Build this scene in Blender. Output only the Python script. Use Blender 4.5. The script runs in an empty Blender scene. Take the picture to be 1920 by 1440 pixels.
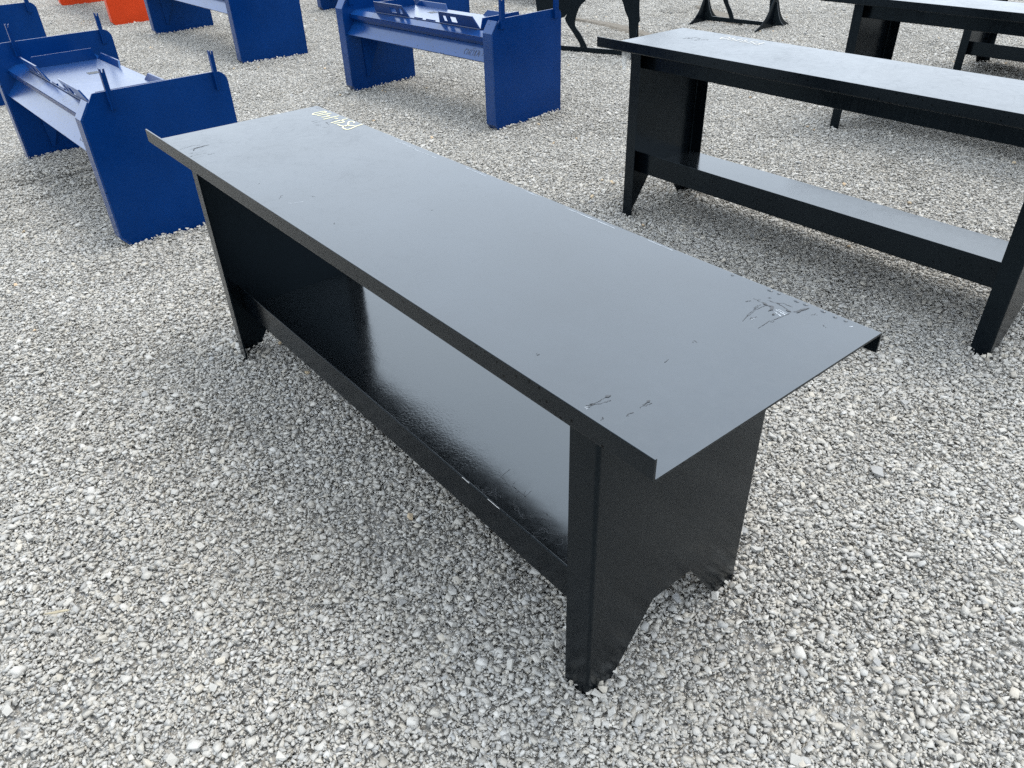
import bpy, bmesh, math, random
import numpy as np
from mathutils import Vector, Matrix

random.seed(7)
RNG = np.random.default_rng(11)
scene = bpy.context.scene
COL = scene.collection
rad = math.radians

# ------------------------------------------------------------------ camera
camd = bpy.data.cameras.new("camera")
cam = bpy.data.objects.new("camera", camd)
COL.objects.link(cam)
RIGHT = Vector((0.632016, 0.774446, -0.02830)).normalized()
BACK = Vector((0.648200, -0.508500, 0.566800)).normalized()
UP = BACK.cross(RIGHT).normalized()
RIGHT = UP.cross(BACK).normalized()
M = Matrix((RIGHT, UP, BACK)).transposed().to_4x4()
M.translation = Vector((2.816, -0.671, 1.553))
cam.matrix_world = M
camd.sensor_width = 36.0
camd.lens = 26.73
camd.clip_start = 0.02
camd.clip_end = 1000
scene.camera = cam

# ------------------------------------------------------------------ sky, sun, exposure
SUN_AZ = rad(80)        # direction to the sun, measured from +x towards +y
SUN_EL = rad(72)
world = bpy.data.worlds.new("World")
scene.world = world
world.use_nodes = True
wn, wl = world.node_tree.nodes, world.node_tree.links
wn.clear()
sky = wn.new("ShaderNodeTexSky")
sky.sky_type = 'NISHITA'
sky.sun_disc = False
sky.sun_elevation = SUN_EL
sky.sun_rotation = math.pi / 2 - SUN_AZ
sky.air_density = 1.0
sky.dust_density = 5.0
sky.ozone_density = 1.0
hs = wn.new("ShaderNodeHueSaturation")
hs.inputs["Saturation"].default_value = 0.38
bg = wn.new("ShaderNodeBackground")
bg.inputs["Strength"].default_value = 0.14
wo = wn.new("ShaderNodeOutputWorld")
wl.new(sky.outputs[0], hs.inputs["Color"])
# thin bright overcast: a soft, nearly even cloud sheet in front of the clear sky
wtc = wn.new("ShaderNodeTexCoord")
wnz = wn.new("ShaderNodeTexNoise")
wnz.inputs["Scale"].default_value = 2.2
wnz.inputs["Detail"].default_value = 5.0
wl.new(wtc.outputs["Generated"], wnz.inputs["Vector"])
wrp = wn.new("ShaderNodeValToRGB")
wrp.color_ramp.elements[0].position = 0.3
wrp.color_ramp.elements[0].color = (0.74, 0.85, 0.98, 1)
wrp.color_ramp.elements[1].position = 0.7
wrp.color_ramp.elements[1].color = (0.93, 1.02, 1.12, 1)
wl.new(wnz.outputs[0], wrp.inputs[0])
wsc = wn.new("ShaderNodeVectorMath")
wsc.operation = 'SCALE'
wsc.inputs["Scale"].default_value = 6.6
wl.new(wrp.outputs[0], wsc.inputs[0])
wmx = wn.new("ShaderNodeMix")
wmx.data_type = 'RGBA'
wmx.inputs[0].default_value = 0.82
wl.new(hs.outputs[0], wmx.inputs[6])
wl.new(wsc.outputs[0], wmx.inputs[7])
wl.new(wmx.outputs[2], bg.inputs["Color"])
wl.new(bg.outputs[0], wo.inputs["Surface"])

sund = bpy.data.lights.new("sun", 'SUN')
sund.energy = 0.7
sund.angle = rad(28)
sund.color = (1.0, 0.92, 0.80)
sun = bpy.data.objects.new("sun", sund)
COL.objects.link(sun)
sdir = Vector((math.cos(SUN_EL) * math.cos(SUN_AZ), math.cos(SUN_EL) * math.sin(SUN_AZ), math.sin(SUN_EL)))
sun.rotation_euler = sdir.to_track_quat('Z', 'Y').to_euler()
sun.location = (0, 0, 8)

scene.view_settings.view_transform = 'Standard'
scene.view_settings.look = 'None'
scene.view_settings.exposure = 1.42
scene.view_settings.gamma = 1.0
scene.render.engine = 'CYCLES'
scene.cycles.use_denoising = False
scene.cycles.max_bounces = 8

# ------------------------------------------------------------------ material helpers
class NT:
    def __init__(self, name):
        self.m = bpy.data.materials.new(name)
        self.m.use_nodes = True
        self.t = self.m.node_tree
        self.t.nodes.clear()
        self.out = self.n("ShaderNodeOutputMaterial")
        self.p = self.n("ShaderNodeBsdfPrincipled")
        self.l(self.p.outputs[0], self.out.inputs[0])
    def n(self, typ, **kw):
        nd = self.t.nodes.new(typ)
        for k, v in kw.items():
            if hasattr(nd, k):
                setattr(nd, k, v)
            else:
                nd.inputs[k.replace('_', ' ')].default_value = v
        return nd
    def l(self, a, b):
        self.t.links.new(a, b)
    def ramp(self, fac, stops, interp='LINEAR'):
        r = self.n("ShaderNodeValToRGB")
        r.color_ramp.interpolation = interp
        els = r.color_ramp.elements
        while len(els) < len(stops):
            els.new(0.5)
        for e, (pos, c) in zip(els, stops):
            e.position = pos
            e.color = (c, c, c, 1) if isinstance(c, (int, float)) else (*c, 1)
        self.l(fac, r.inputs[0])
        return r.outputs[0]
    def mix(self, fac, a, b):
        mx = self.n("ShaderNodeMix", data_type='RGBA')
        for sock, val in ((mx.inputs[0], fac), (mx.inputs[6], a), (mx.inputs[7], b)):
            if isinstance(val, (int, float)):
                sock.default_value = val
            elif isinstance(val, tuple):
                sock.default_value = (*val, 1)
            else:
                self.l(val, sock)
        return mx.outputs[2]
    def math(self, op, a, b=0.0):
        mt = self.n("ShaderNodeMath", operation=op)
        for sock, val in ((mt.inputs[0], a), (mt.inputs[1], b)):
            if isinstance(val, (int, float)):
                sock.default_value = val
            else:
                self.l(val, sock)
        return mt.outputs[0]
    def noise(self, scale, detail=4, rough=0.55, vec=None, scl=None, coord='Object'):
        tc = self.n("ShaderNodeTexCoord")
        v = tc.outputs[coord]
        if scl:
            mp = self.n("ShaderNodeMapping")
            mp.inputs["Scale"].default_value = scl
            self.l(v, mp.inputs[0])
            v = mp.outputs[0]
        nz = self.n("ShaderNodeTexNoise")
        nz.inputs["Scale"].default_value = scale
        nz.inputs["Detail"].default_value = detail
        nz.inputs["Roughness"].default_value = rough
        self.l(v, nz.inputs["Vector"])
        return nz.outputs[0]
    def voronoi(self, scale, scl=None, feature='F1', rnd=1.0):
        tc = self.n("ShaderNodeTexCoord")
        v = tc.outputs['Object']
        if scl:
            mp = self.n("ShaderNodeMapping")
            mp.inputs["Scale"].default_value = scl
            self.l(v, mp.inputs[0])
            v = mp.outputs[0]
        vo = self.n("ShaderNodeTexVoronoi", feature=feature)
        vo.inputs["Scale"].default_value = scale
        vo.inputs["Randomness"].default_value = rnd
        self.l(v, vo.inputs["Vector"])
        return vo
    def bump(self, h, strength=0.2, dist=0.002):
        b = self.n("ShaderNodeBump")
        b.inputs["Strength"].default_value = strength
        b.inputs["Distance"].default_value = dist
        self.l(h, b.inputs["Height"])
        self.l(b.outputs[0], self.p.inputs["Normal"])
        return b
    def set(self, **kw):
        for k, v in kw.items():
            s = self.p.inputs[k.replace('_', ' ')]
            if isinstance(v, (int, float)):
                s.default_value = v
            elif isinstance(v, tuple):
                s.default_value = (*v, 1) if len(v) == 3 else v
            else:
                self.l(v, s)
        return self


def spots(t, scale, size, thin):
    """mask of scattered round water spots, about one cell in `thin`"""
    vo = t.voronoi(scale)
    sep = t.n("ShaderNodeSeparateColor")
    t.l(vo.outputs["Color"], sep.inputs[0])
    keep = t.math('GREATER_THAN', sep.outputs[0], thin)
    rad_ = t.math('MULTIPLY', sep.outputs[1], size)
    near = t.math('LESS_THAN', vo.outputs["Distance"], rad_)
    return t.math('MULTIPLY', keep, near)


def paint(name, col, rough, ior=1.5, dust=None, dustamt=0.0, wet=True, streak=False, wave=0.0, tint=(1, 1, 1), patchy=0.0, spot=85, dew=False):
    t = NT(name)
    n1 = t.noise(3.0, 5)
    n2 = t.noise(38, 5, 0.65)
    base = t.mix(t.ramp(n1, [(0.3, 0.0), (0.75, 1.0)]), tuple(c * 0.85 for c in col), tuple(min(1, c * 1.15) for c in col))
    if dust:
        base = t.mix(t.math('MULTIPLY', t.ramp(t.math('ADD', t.math('MULTIPLY', n1, 0.6), t.math('MULTIPLY', n2, 0.4)),
                                                [(0.35, 0.25), (0.7, 1.0)]), dustamt), base, dust)
    rg = t.math('ADD', t.math('MULTIPLY', t.ramp(n2, [(0.3, 0.0), (0.75, 1.0)]), rough * 0.35), rough * 0.85)
    if streak:
        st = t.noise(6.0, 4, 0.6, scl=(55, 55, 2.2))
        rg = t.math('ADD', rg, t.math('MULTIPLY', t.ramp(st, [(0.45, 0.0), (0.7, 1.0)]), 0.10))
    if wet:
        sp = spots(t, spot, 0.40, 0.80 if spot > 60 else 0.6)
        base = t.mix(sp, base, tuple(c * 0.25 for c in col))
        t.l(t.math('SUBTRACT', 0.5, t.math('MULTIPLY', sp, 0.30)), t.p.inputs['Specular IOR Level'])
    if patchy > 0:
        big = t.noise(2.3, 6, 0.62)
        wm = t.noise(7.0, 3, 0.5)
        rg = t.math('ADD', rg, t.math('MULTIPLY', t.math('SUBTRACT', t.math('ADD', big, t.math('MULTIPLY', t.ramp(wm, [(0.48, 0.0), (0.5, 0.35), (0.52, 0.0)]), 0.5)), 0.5), patchy))
    t.set(Base_Color=base, Roughness=rg, IOR=ior)
    t.p.inputs["Specular Tint"].default_value = (*tint, 1)
    if wave > 0:
        w = t.noise(9.0, 2, 0.4)
        fine = t.noise(420, 2, 0.5)
        h = t.math('ADD', w, t.math('MULTIPLY', fine, 0.012))
        if dew:      # fine beads of dew lying in drifts
            drift = t.ramp(t.noise(2.6, 4, 0.6), [(0.44, 0.0), (0.60, 1.0)])
            bead = t.ramp(t.noise(120, 3, 0.6), [(0.46, 0.0), (0.62, 1.0)])
            h = t.math('ADD', h, t.math('MULTIPLY', t.math('MULTIPLY', drift, bead), 0.16))
        t.bump(h, 1.0, wave)
    else:
        t.bump(t.noise(420, 2, 0.5), 0.05, 0.0005)
    return t.m


BLACK = (0.0012, 0.0022, 0.0034)
MAT_TOP = paint("black_top_sheet", (0.007, 0.010, 0.014), 0.25, 1.92, dust=(0.11, 0.135, 0.165), dustamt=0.09, wet=False, tint=(0.88, 0.95, 1.0), patchy=0.26)
MAT_BLACK = paint("black_gloss_paint", BLACK, 0.20, 1.34, dust=(0.07, 0.08, 0.09), dustamt=0.012, wet=False, streak=True, tint=(0.62, 0.84, 1.0))
MAT_LIP = paint("black_wet_edge_paint", BLACK, 0.19, 1.37, dust=(0.07, 0.08, 0.09), dustamt=0.012, wet=True, tint=(0.66, 0.85, 1.0), spot=115)
MAT_SHELF = paint("black_shelf_sheet", (0.0035, 0.0048, 0.006), 0.145, 1.92, dust=(0.07, 0.08, 0.09), dustamt=0.05, wet=False, wave=0.0005, dew=True, tint=(0.85, 0.94, 1.0))
MAT_BLUE = paint("blue_gloss_paint", (0.0003, 0.0180, 0.098), 0.18, 1.40, dust=(0.02, 0.06, 0.14), dustamt=0.04, wet=False, streak=True, wave=0.0004, tint=(0.25, 0.55, 1.0))
MAT_BLUE_WET = paint("blue_wet_paint", (0.0005, 0.024, 0.115), 0.20, 1.62, dust=(0.03, 0.07, 0.15), dustamt=0.07, wet=True, tint=(0.6, 0.78, 1.0), spot=70)
MAT_BLUE_TRAY = paint("blue_tray_sheet", (0.004, 0.028, 0.11), 0.24, 1.85, dust=(0.10, 0.13, 0.2), dustamt=0.12, wet=False, tint=(0.9, 0.95, 1.0), patchy=0.1)
MAT_ORANGE = paint("orange_gloss_paint", (0.50, 0.042, 0.010), 0.30, 1.40, dust=(0.3, 0.12, 0.06), dustamt=0.05, wet=False, tint=(1, 0.6, 0.4))


def simple(name, col, rough, ior=1.5, nscale=60, var=0.25, **kw):
    t = NT(name)
    n = t.noise(nscale, 4)
    t.set(Base_Color=t.mix(t.ramp(n, [(0.3, 0.0), (0.7, 1.0)]), tuple(c * (1 - var) for c in col), tuple(min(1, c * (1 + var)) for c in col)),
          Roughness=rough, IOR=ior, **kw)
    return t.m


MAT_YELLOW = simple("yellow_paint_marker", (0.72, 0.68, 0.43), 0.6, var=0.08)
MAT_WHITE = simple("white_paint_marker", (0.55, 0.54, 0.50), 0.6, var=0.06)
MAT_DARKMARK = simple("dark_marker", (0.012, 0.013, 0.02), 0.5)
MAT_SCUFF = simple("scraped_paint", (0.022, 0.026, 0.031), 0.5, var=0.4)
MAT_SCRATCH = simple("pale_scratch", (0.30, 0.33, 0.36), 0.45, var=0.2)
MAT_SMEAR = simple("dried_smear", (0.045, 0.052, 0.06), 0.4, var=0.4)
MAT_RUST = simple("rust_worn_edge", (0.16, 0.12, 0.085), 0.75, var=0.5)
t = NT("water"); t.set(Base_Color=(0.05, 0.06, 0.07), Roughness=0.05, IOR=1.6); MAT_WATER = t.m
t = NT("clear_plastic"); t.set(Base_Color=(0.75, 0.75, 0.72), Roughness=0.25, Alpha=0.55, IOR=1.45); MAT_PLASTIC = t.m

# ------------------------------------------------------------------ mesh helpers
def finish(name, bm, mat, parent=None, smooth=4, bevel=0.0):
    bmesh.ops.recalc_face_normals(bm, faces=bm.faces)
    if bevel > 0:
        ed = [e for e in bm.edges if len(e.link_faces) == 2 and e.calc_face_angle(0) > rad(40)]
        bmesh.ops.bevel(bm, geom=ed, offset=bevel, segments=2, profile=0.5, affect='EDGES', clamp_overlap=True)
    me = bpy.data.meshes.new(name)
    bm.to_mesh(me)
    bm.free()
    for p in me.polygons:
        p.use_smooth = True
    me.set_sharp_from_angle(angle=rad(smooth))
    me.materials.append(mat)
    ob = bpy.data.objects.new(name, me)
    COL.objects.link(ob)
    if parent:
        ob.parent = parent
    return ob


def empty(name, loc, rz, label, cat, group=None):
    e = bpy.data.objects.new(name, None)
    e.empty_display_size = 0.2
    COL.objects.link(e)
    e.location = loc
    e.rotation_euler = (0, 0, rz)
    e["label"] = label
    e["category"] = cat
    if group:
        e["group"] = group
    return e


def copy_tree(o, parent=None):
    c = o.copy()
    COL.objects.link(c)
    c.parent = parent
    for ch in list(o.children):
        copy_tree(ch, c)
    return c


def round_poly(pts, radii, seg=5):
    """closed 2-D polygon with rounded corners"""
    out = []
    n = len(pts)
    for i in range(n):
        p = Vector(pts[i]); a = Vector(pts[i - 1]); b = Vector(pts[(i + 1) % n])
        r = radii[i] if isinstance(radii, (list, tuple)) else radii
        if r <= 0:
            out.append(p); continue
        da, db = (a - p).normalized(), (b - p).normalized()
        ang = da.angle(db)
        if ang > 3.1:
            out.append(p); continue
        d = min(r / math.tan(ang / 2), (a - p).length * 0.49, (b - p).length * 0.49)
        rr = d * math.tan(ang / 2)
        c = p + (da + db).normalized() * (rr / math.sin(ang / 2))
        s = p + da * d - c
        e = p + db * d - c
        tot = s.angle_signed(e) if s.length > 0 and e.length > 0 else 0
        for k in range(seg + 1):
            th = -tot * k / seg
            q = Vector((s.x * math.cos(th) - s.y * math.sin(th), s.x * math.sin(th) + s.y * math.cos(th)))
            out.append(c + q)
    return out


def prism(bm, poly, fn, a, b):
    """extrude a 2-D polygon between parameter a and b; fn(u, v, w) -> xyz"""
    v0 = [bm.verts.new(fn(p[0], p[1], a)) for p in poly]
    v1 = [bm.verts.new(fn(p[0], p[1], b)) for p in poly]
    n = len(poly)
    bm.faces.new(v0[::-1]); bm.faces.new(v1)
    for i in range(n):
        bm.faces.new((v0[i], v0[(i + 1) % n], v1[(i + 1) % n], v1[i]))


ALONG_X = lambda y, z, x: (x, y, z)


def bar(bm, pts, th, a, b):
    """sheet along an open (y, z) polyline, thickness th to the left of travel, extruded in x from a to b"""
    P = [Vector(p) for p in pts]
    off = []
    for i, p in enumerate(P):
        ns = []
        if i > 0:
            d = (P[i] - P[i - 1]).normalized(); ns.append(Vector((-d.y, d.x)))
        if i < len(P) - 1:
            d = (P[i + 1] - P[i]).normalized(); ns.append(Vector((-d.y, d.x)))
        nn = sum(ns, Vector((0, 0))).normalized()
        off.append(p + nn * th / max(0.3, nn.dot(ns[0])))
    prism(bm, P + off[::-1], ALONG_X, a, b)


def ribbon(bm, pts, w, fn):
    """flat stroke of width w along 2-D polyline; fn(u, v) -> xyz (slightly above the surface)"""
    P = [Vector(p) for p in pts]
    L, R = [], []
    for i, p in enumerate(P):
        d = (P[min(i + 1, len(P) - 1)] - P[max(i - 1, 0)])
        d = d.normalized() if d.length > 1e-9 else Vector((1, 0))
        nn = Vector((-d.y, d.x))
        ww = w(i / max(1, len(P) - 1)) if callable(w) else w
        L.append(bm.verts.new(fn(*(p + nn * ww / 2))))
        R.append(bm.verts.new(fn(*(p - nn * ww / 2))))
    for i in range(len(P) - 1):
        bm.faces.new((L[i], R[i], R[i + 1], L[i + 1]))


def dense(pts, k=6, jit=0.0):
    out = []
    for i in range(len(pts) - 1):
        for j in range(k):
            f = j / k
            out.append((pts[i][0] * (1 - f) + pts[i + 1][0] * f + random.uniform(-jit, jit),
                        pts[i][1] * (1 - f) + pts[i + 1][1] * f + random.uniform(-jit, jit)))
    out.append(pts[-1])
    return out


def smooth_line(pts, n=6):
    """Catmull-Rom through 2-D points"""
    P = [Vector(pts[0])] + [Vector(p) for p in pts] + [Vector(pts[-1])]
    out = []
    for i in range(1, len(P) - 2):
        for j in range(n):
            u = j / n
            a, b, c, d = P[i - 1], P[i], P[i + 1], P[i + 2]
            out.append(0.5 * ((2 * b) + (c - a) * u + (2 * a - 5 * b + 4 * c - d) * u * u + (3 * b - a - 3 * c + d) * u ** 3))
    out.append(Vector(pts[-1]))
    return out


# ------------------------------------------------------------------ ground sheet
def ground_h(x, y):
    return (0.010 * math.sin(x * 1.7 + 0.6 * y) * math.sin(y * 1.3 - 0.4 * x)
            + 0.006 * math.sin(x * 4.1 + 1.0) * math.sin(y * 3.7 + 2.0))


def build_ground():
    bm = bmesh.new()
    xs = sorted(set([-160, -90, -50, -30] + list(np.arange(-18, 9.01, 0.5)) + [16, 30, 50, 90, 160]))
    ys = sorted(set([-160, -90, -50, -30, -16] + list(np.arange(-8, 17.01, 0.5)) + [30, 50, 90, 160]))
    grid = [[bm.verts.new((x, y, -0.018 + (ground_h(x, y) if abs(x) < 18 and abs(y) < 17 else 0))) for y in ys] for x in xs]
    for i in range(len(xs) - 1):
        for j in range(len(ys) - 1):
            bm.faces.new((grid[i][j], grid[i + 1][j], grid[i + 1][j + 1], grid[i][j + 1]))
    t = NT("gravel_fines")
    vo = t.voronoi(55)
    sep = t.n("ShaderNodeSeparateColor")
    t.l(vo.outputs["Color"], sep.inputs[0])
    nz = t.noise(240, 5, 0.7)
    col = t.mix(nz, (0.22, 0.205, 0.18), (0.44, 0.42, 0.38))
    stone = t.mix(sep.outputs[0], (0.26, 0.26, 0.255), (0.50, 0.495, 0.48))
    t.set(Base_Color=t.mix(t.ramp(vo.outputs["Distance"], [(0.35, 1.0), (0.55, 0.0)]), col, stone), Roughness=0.9)
    t.bump(t.math('SUBTRACT', 1.0, vo.outputs["Distance"]), 0.8, 0.012)
    g = finish("gravel_ground", bm, t.m, smooth=60)
    g["kind"] = "structure"
    g["label"] = "pale grey crushed stone yard ground"
    return g


ground = build_ground()

# ------------------------------------------------------------------ gravel (stuff)
def stone_hull(n, dims, seed):
    r = np.random.default_rng(seed)
    u = r.uniform(-1, 1, size=(n, 3))
    p = np.sign(u) * np.abs(u) ** 0.45          # pushed out towards the corners: blocky shards
    p *= r.uniform(0.72, 1.0, size=(n, 1))
    p *= np.array(dims) / 2
    bm = bmesh.new()
    for q in p:
        bm.verts.new(q)
    res = bmesh.ops.convex_hull(bm, input=bm.verts)
    bmesh.ops.delete(bm, geom=[v for v in bm.verts if not v.link_faces], context='VERTS')
    bm.verts.index_update()
    V = np.array([v.co[:] for v in bm.verts])
    F = [[v.index for v in f.verts] for f in bm.faces]
    bm.free()
    return V, np.array(F)


HULLS = [stone_hull(random.choice((9, 10, 11, 12, 14)), (1.0, random.uniform(0.5, 0.92), random.uniform(0.26, 0.50)), 100 + i) for i in range(40)]


def rot_mats(n, r, tilt):
    """random spin about z then a tilt"""
    a = r.uniform(0, 2 * np.pi, n)
    ax = r.uniform(0, 2 * np.pi, n)
    ti = np.abs(r.normal(0, tilt, n))
    ca, sa = np.cos(a), np.sin(a)
    Z = np.zeros(n); O = np.ones(n)
    Rz = np.stack([np.stack([ca, -sa, Z], -1), np.stack([sa, ca, Z], -1), np.stack([Z, Z, O], -1)], -2)
    k = np.stack([np.cos(ax), np.sin(ax), Z], -1)
    K = np.zeros((n, 3, 3))
    K[:, 0, 1] = -k[:, 2]; K[:, 0, 2] = k[:, 1]; K[:, 1, 0] = k[:, 2]
    K[:, 1, 2] = -k[:, 0]; K[:, 2, 0] = -k[:, 1]; K[:, 2, 1] = k[:, 0]
    Rt = np.eye(3) + np.sin(ti)[:, None, None] * K + (1 - np.cos(ti))[:, None, None] * (K @ K)
    return Rt @ Rz


STONE = None


def stone_material():
    t = NT("crushed_limestone")
    at = t.n("ShaderNodeAttribute", attribute_name="tone", attribute_type='GEOMETRY')
    sep = t.n("ShaderNodeSeparateColor")
    t.l(at.outputs["Color"], sep.inputs[0])
    c = t.ramp(sep.outputs[0], [(0.0, (0.11, 0.113, 0.118)), (0.15, (0.22, 0.22, 0.215)), (0.36, (0.33, 0.322, 0.30)),
                                (0.62, (0.425, 0.412, 0.38)), (0.86, (0.52, 0.505, 0.47)), (1.0, (0.62, 0.605, 0.56))])
    warm = t.mix(t.ramp(sep.outputs[1], [(0.55, 0.0), (0.93, 0.55), (1.0, 0.8)]), c, t.mix(0.55, c, (0.42, 0.36, 0.26)))
    cool = t.mix(t.ramp(sep.outputs[1], [(0.0, 0.5), (0.3, 0.0)]), warm, t.mix(0.5, c, (0.29, 0.33, 0.37)))
    # rare ochre stones (third channel)
    och = t.mix(t.math('GREATER_THAN', sep.outputs[2], 0.5), cool, t.mix(sep.outputs[1], (0.42, 0.25, 0.12), (0.50, 0.40, 0.25)))
    n = t.noise(260, 5, 0.7)
    col = t.mix(t.ramp(n, [(0.3, 0.55), (0.65, 0.0)]), och, t.mix(0.45, och, (0.13, 0.13, 0.13)))
    # damp and dusty drifts over the yard
    geo = t.n("ShaderNodeNewGeometry")
    dn = t.n("ShaderNodeTexNoise")
    dn.inputs["Scale"].default_value = 1.15
    dn.inputs["Detail"].default_value = 7.0
    dn.inputs["Roughness"].default_value = 0.62
    t.l(geo.outputs["Position"], dn.inputs["Vector"])
    col = t.mix(t.ramp(dn.outputs[0], [(0.42, 0.0), (0.68, 0.34)]), col, t.mix(0.62, col, (0.185, 0.165, 0.13)))
    col = t.mix(0.16, col, (0.50, 0.475, 0.43))
    t.set(Base_Color=col, Roughness=0.82)
    t.p.inputs["Specular IOR Level"].default_value = 0.3
    t.bump(t.noise(900, 3, 0.6), 0.25, 0.0012)
    return t.m


STONE = stone_material()


def patch_mesh(name, radius, classes, seed):
    """an irregular disc of loose stones joined in one mesh"""
    r = np.random.default_rng(seed)
    Vs, Fs, Ts = [], [], []
    base = 0
    for (per_m2, s0, s1, zc, tilt, pw) in classes:
        n = int(per_m2 * math.pi * radius ** 2)
        rr = radius * np.sqrt(r.uniform(0, 1, n)) * r.uniform(0.9, 1.0, n)
        th = r.uniform(0, 2 * np.pi, n)
        size = s0 + (s1 - s0) * r.uniform(0, 1, n) ** pw
        Rm = rot_mats(n, r, tilt)
        hid = r.integers(0, len(HULLS), n)
        z = zc + r.normal(0, 0.0021, n)
        tone = np.clip(r.normal(0.50, 0.17, n), 0, 1)
        hue = r.uniform(0, 1, n)
        for i in range(n):
            V, F = HULLS[hid[i]]
            q = (V * size[i]) @ Rm[i].T + np.array((rr[i] * math.cos(th[i]), rr[i] * math.sin(th[i]), z[i]))
            Vs.append(q)
            Fs.append(F + base)
            Ts.append(np.repeat([[tone[i], hue[i], 0.0, 1.0]], len(F) * 3, axis=0))
            base += len(V)
    V = np.concatenate(Vs); F = np.concatenate(Fs); T = np.concatenate(Ts)
    me = bpy.data.meshes.new(name)
    me.vertices.add(len(V)); me.vertices.foreach_set("co", V.astype(np.float32).ravel())
    me.loops.add(len(F) * 3); me.loops.foreach_set("vertex_index", F.astype(np.int32).ravel())
    me.polygons.add(len(F))
    me.polygons.foreach_set("loop_start", np.arange(0, len(F) * 3, 3, dtype=np.int32))
    me.update(calc_edges=True)
    ca = me.color_attributes.new("tone", 'FLOAT_COLOR', 'CORNER')
    ca.data.foreach_set("color", T.astype(np.float32).ravel())
    me.materials.append(STONE)
    return me


def single_stone(name, seed, tone, hue, ochre):
    V, F = stone_hull(15, (1.0, 0.78, 0.50), seed)
    me = bpy.data.meshes.new(name)
    me.from_pydata(V.tolist(), [], F.tolist())
    ca = me.color_attributes.new("tone", 'FLOAT_COLOR', 'CORNER')
    ca.data.foreach_set("color", np.tile(np.array([tone, hue, ochre, 1.0], np.float32), len(F) * 3))
    me.materials.append(STONE)
    return me


def scatter(name, protos, pts, rots, scls, idx, label):
    pc = bpy.data.collections.new(name + "_pieces")
    for k, me in enumerate(protos):
        o = bpy.data.objects.new("%s_piece_%02d" % (name, k), me)
        pc.objects.link(o)
    me = bpy.data.meshes.new(name)
    me.vertices.add(len(pts))
    me.vertices.foreach_set("co", np.asarray(pts, np.float32).ravel())
    for nm, typ, key, dat in (("rot", 'FLOAT_VECTOR', "vector", rots), ("scl", 'FLOAT', "value", scls), ("pick", 'INT', "value", idx)):
        a = me.attributes.new(nm, typ, 'POINT')
        a.data.foreach_set(key, np.asarray(dat, np.int32 if typ == 'INT' else np.float32).ravel())
    ob = bpy.data.objects.new(name, me)
    COL.objects.link(ob)
    ng = bpy.data.node_groups.new(name + "_scatter", 'GeometryNodeTree')
    ng.interface.new_socket("Geometry", in_out='INPUT', socket_type='NodeSocketGeometry')
    ng.interface.new_socket("Geometry", in_out='OUTPUT', socket_type='NodeSocketGeometry')
    N, Lk = ng.nodes, ng.links
    gi, go = N.new("NodeGroupInput"), N.new("NodeGroupOutput")
    ci = N.new("GeometryNodeCollectionInfo")
    ci.inputs["Collection"].default_value = pc
    ci.inputs["Separate Children"].default_value = True
    ci.inputs["Reset Children"].default_value = True
    ip = N.new("GeometryNodeInstanceOnPoints")
    ip.inputs["Pick Instance"].default_value = True
    def attr(nm, typ):
        a = N.new("GeometryNodeInputNamedAttribute")
        a.data_type = typ
        a.inputs["Name"].default_value = nm
        return a.outputs["Attribute"]
    Lk.new(gi.outputs[0], ip.inputs["Points"])
    Lk.new(ci.outputs[0], ip.inputs["Instance"])
    Lk.new(attr("pick", 'INT'), ip.inputs["Instance Index"])
    er = N.new("FunctionNodeEulerToRotation")
    Lk.new(attr("rot", 'FLOAT_VECTOR'), er.inputs[0])
    Lk.new(er.outputs[0], ip.inputs["Rotation"])
    Lk.new(attr("scl", 'FLOAT'), ip.inputs["Scale"])
    Lk.new(ip.outputs[0], go.inputs[0])
    md = ob.modifiers.new("scatter", 'NODES')
    md.node_group = ng
    ob["kind"] = "stuff"
    ob["label"] = label
    ob["category"] = "gravel"
    return ob


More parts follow.
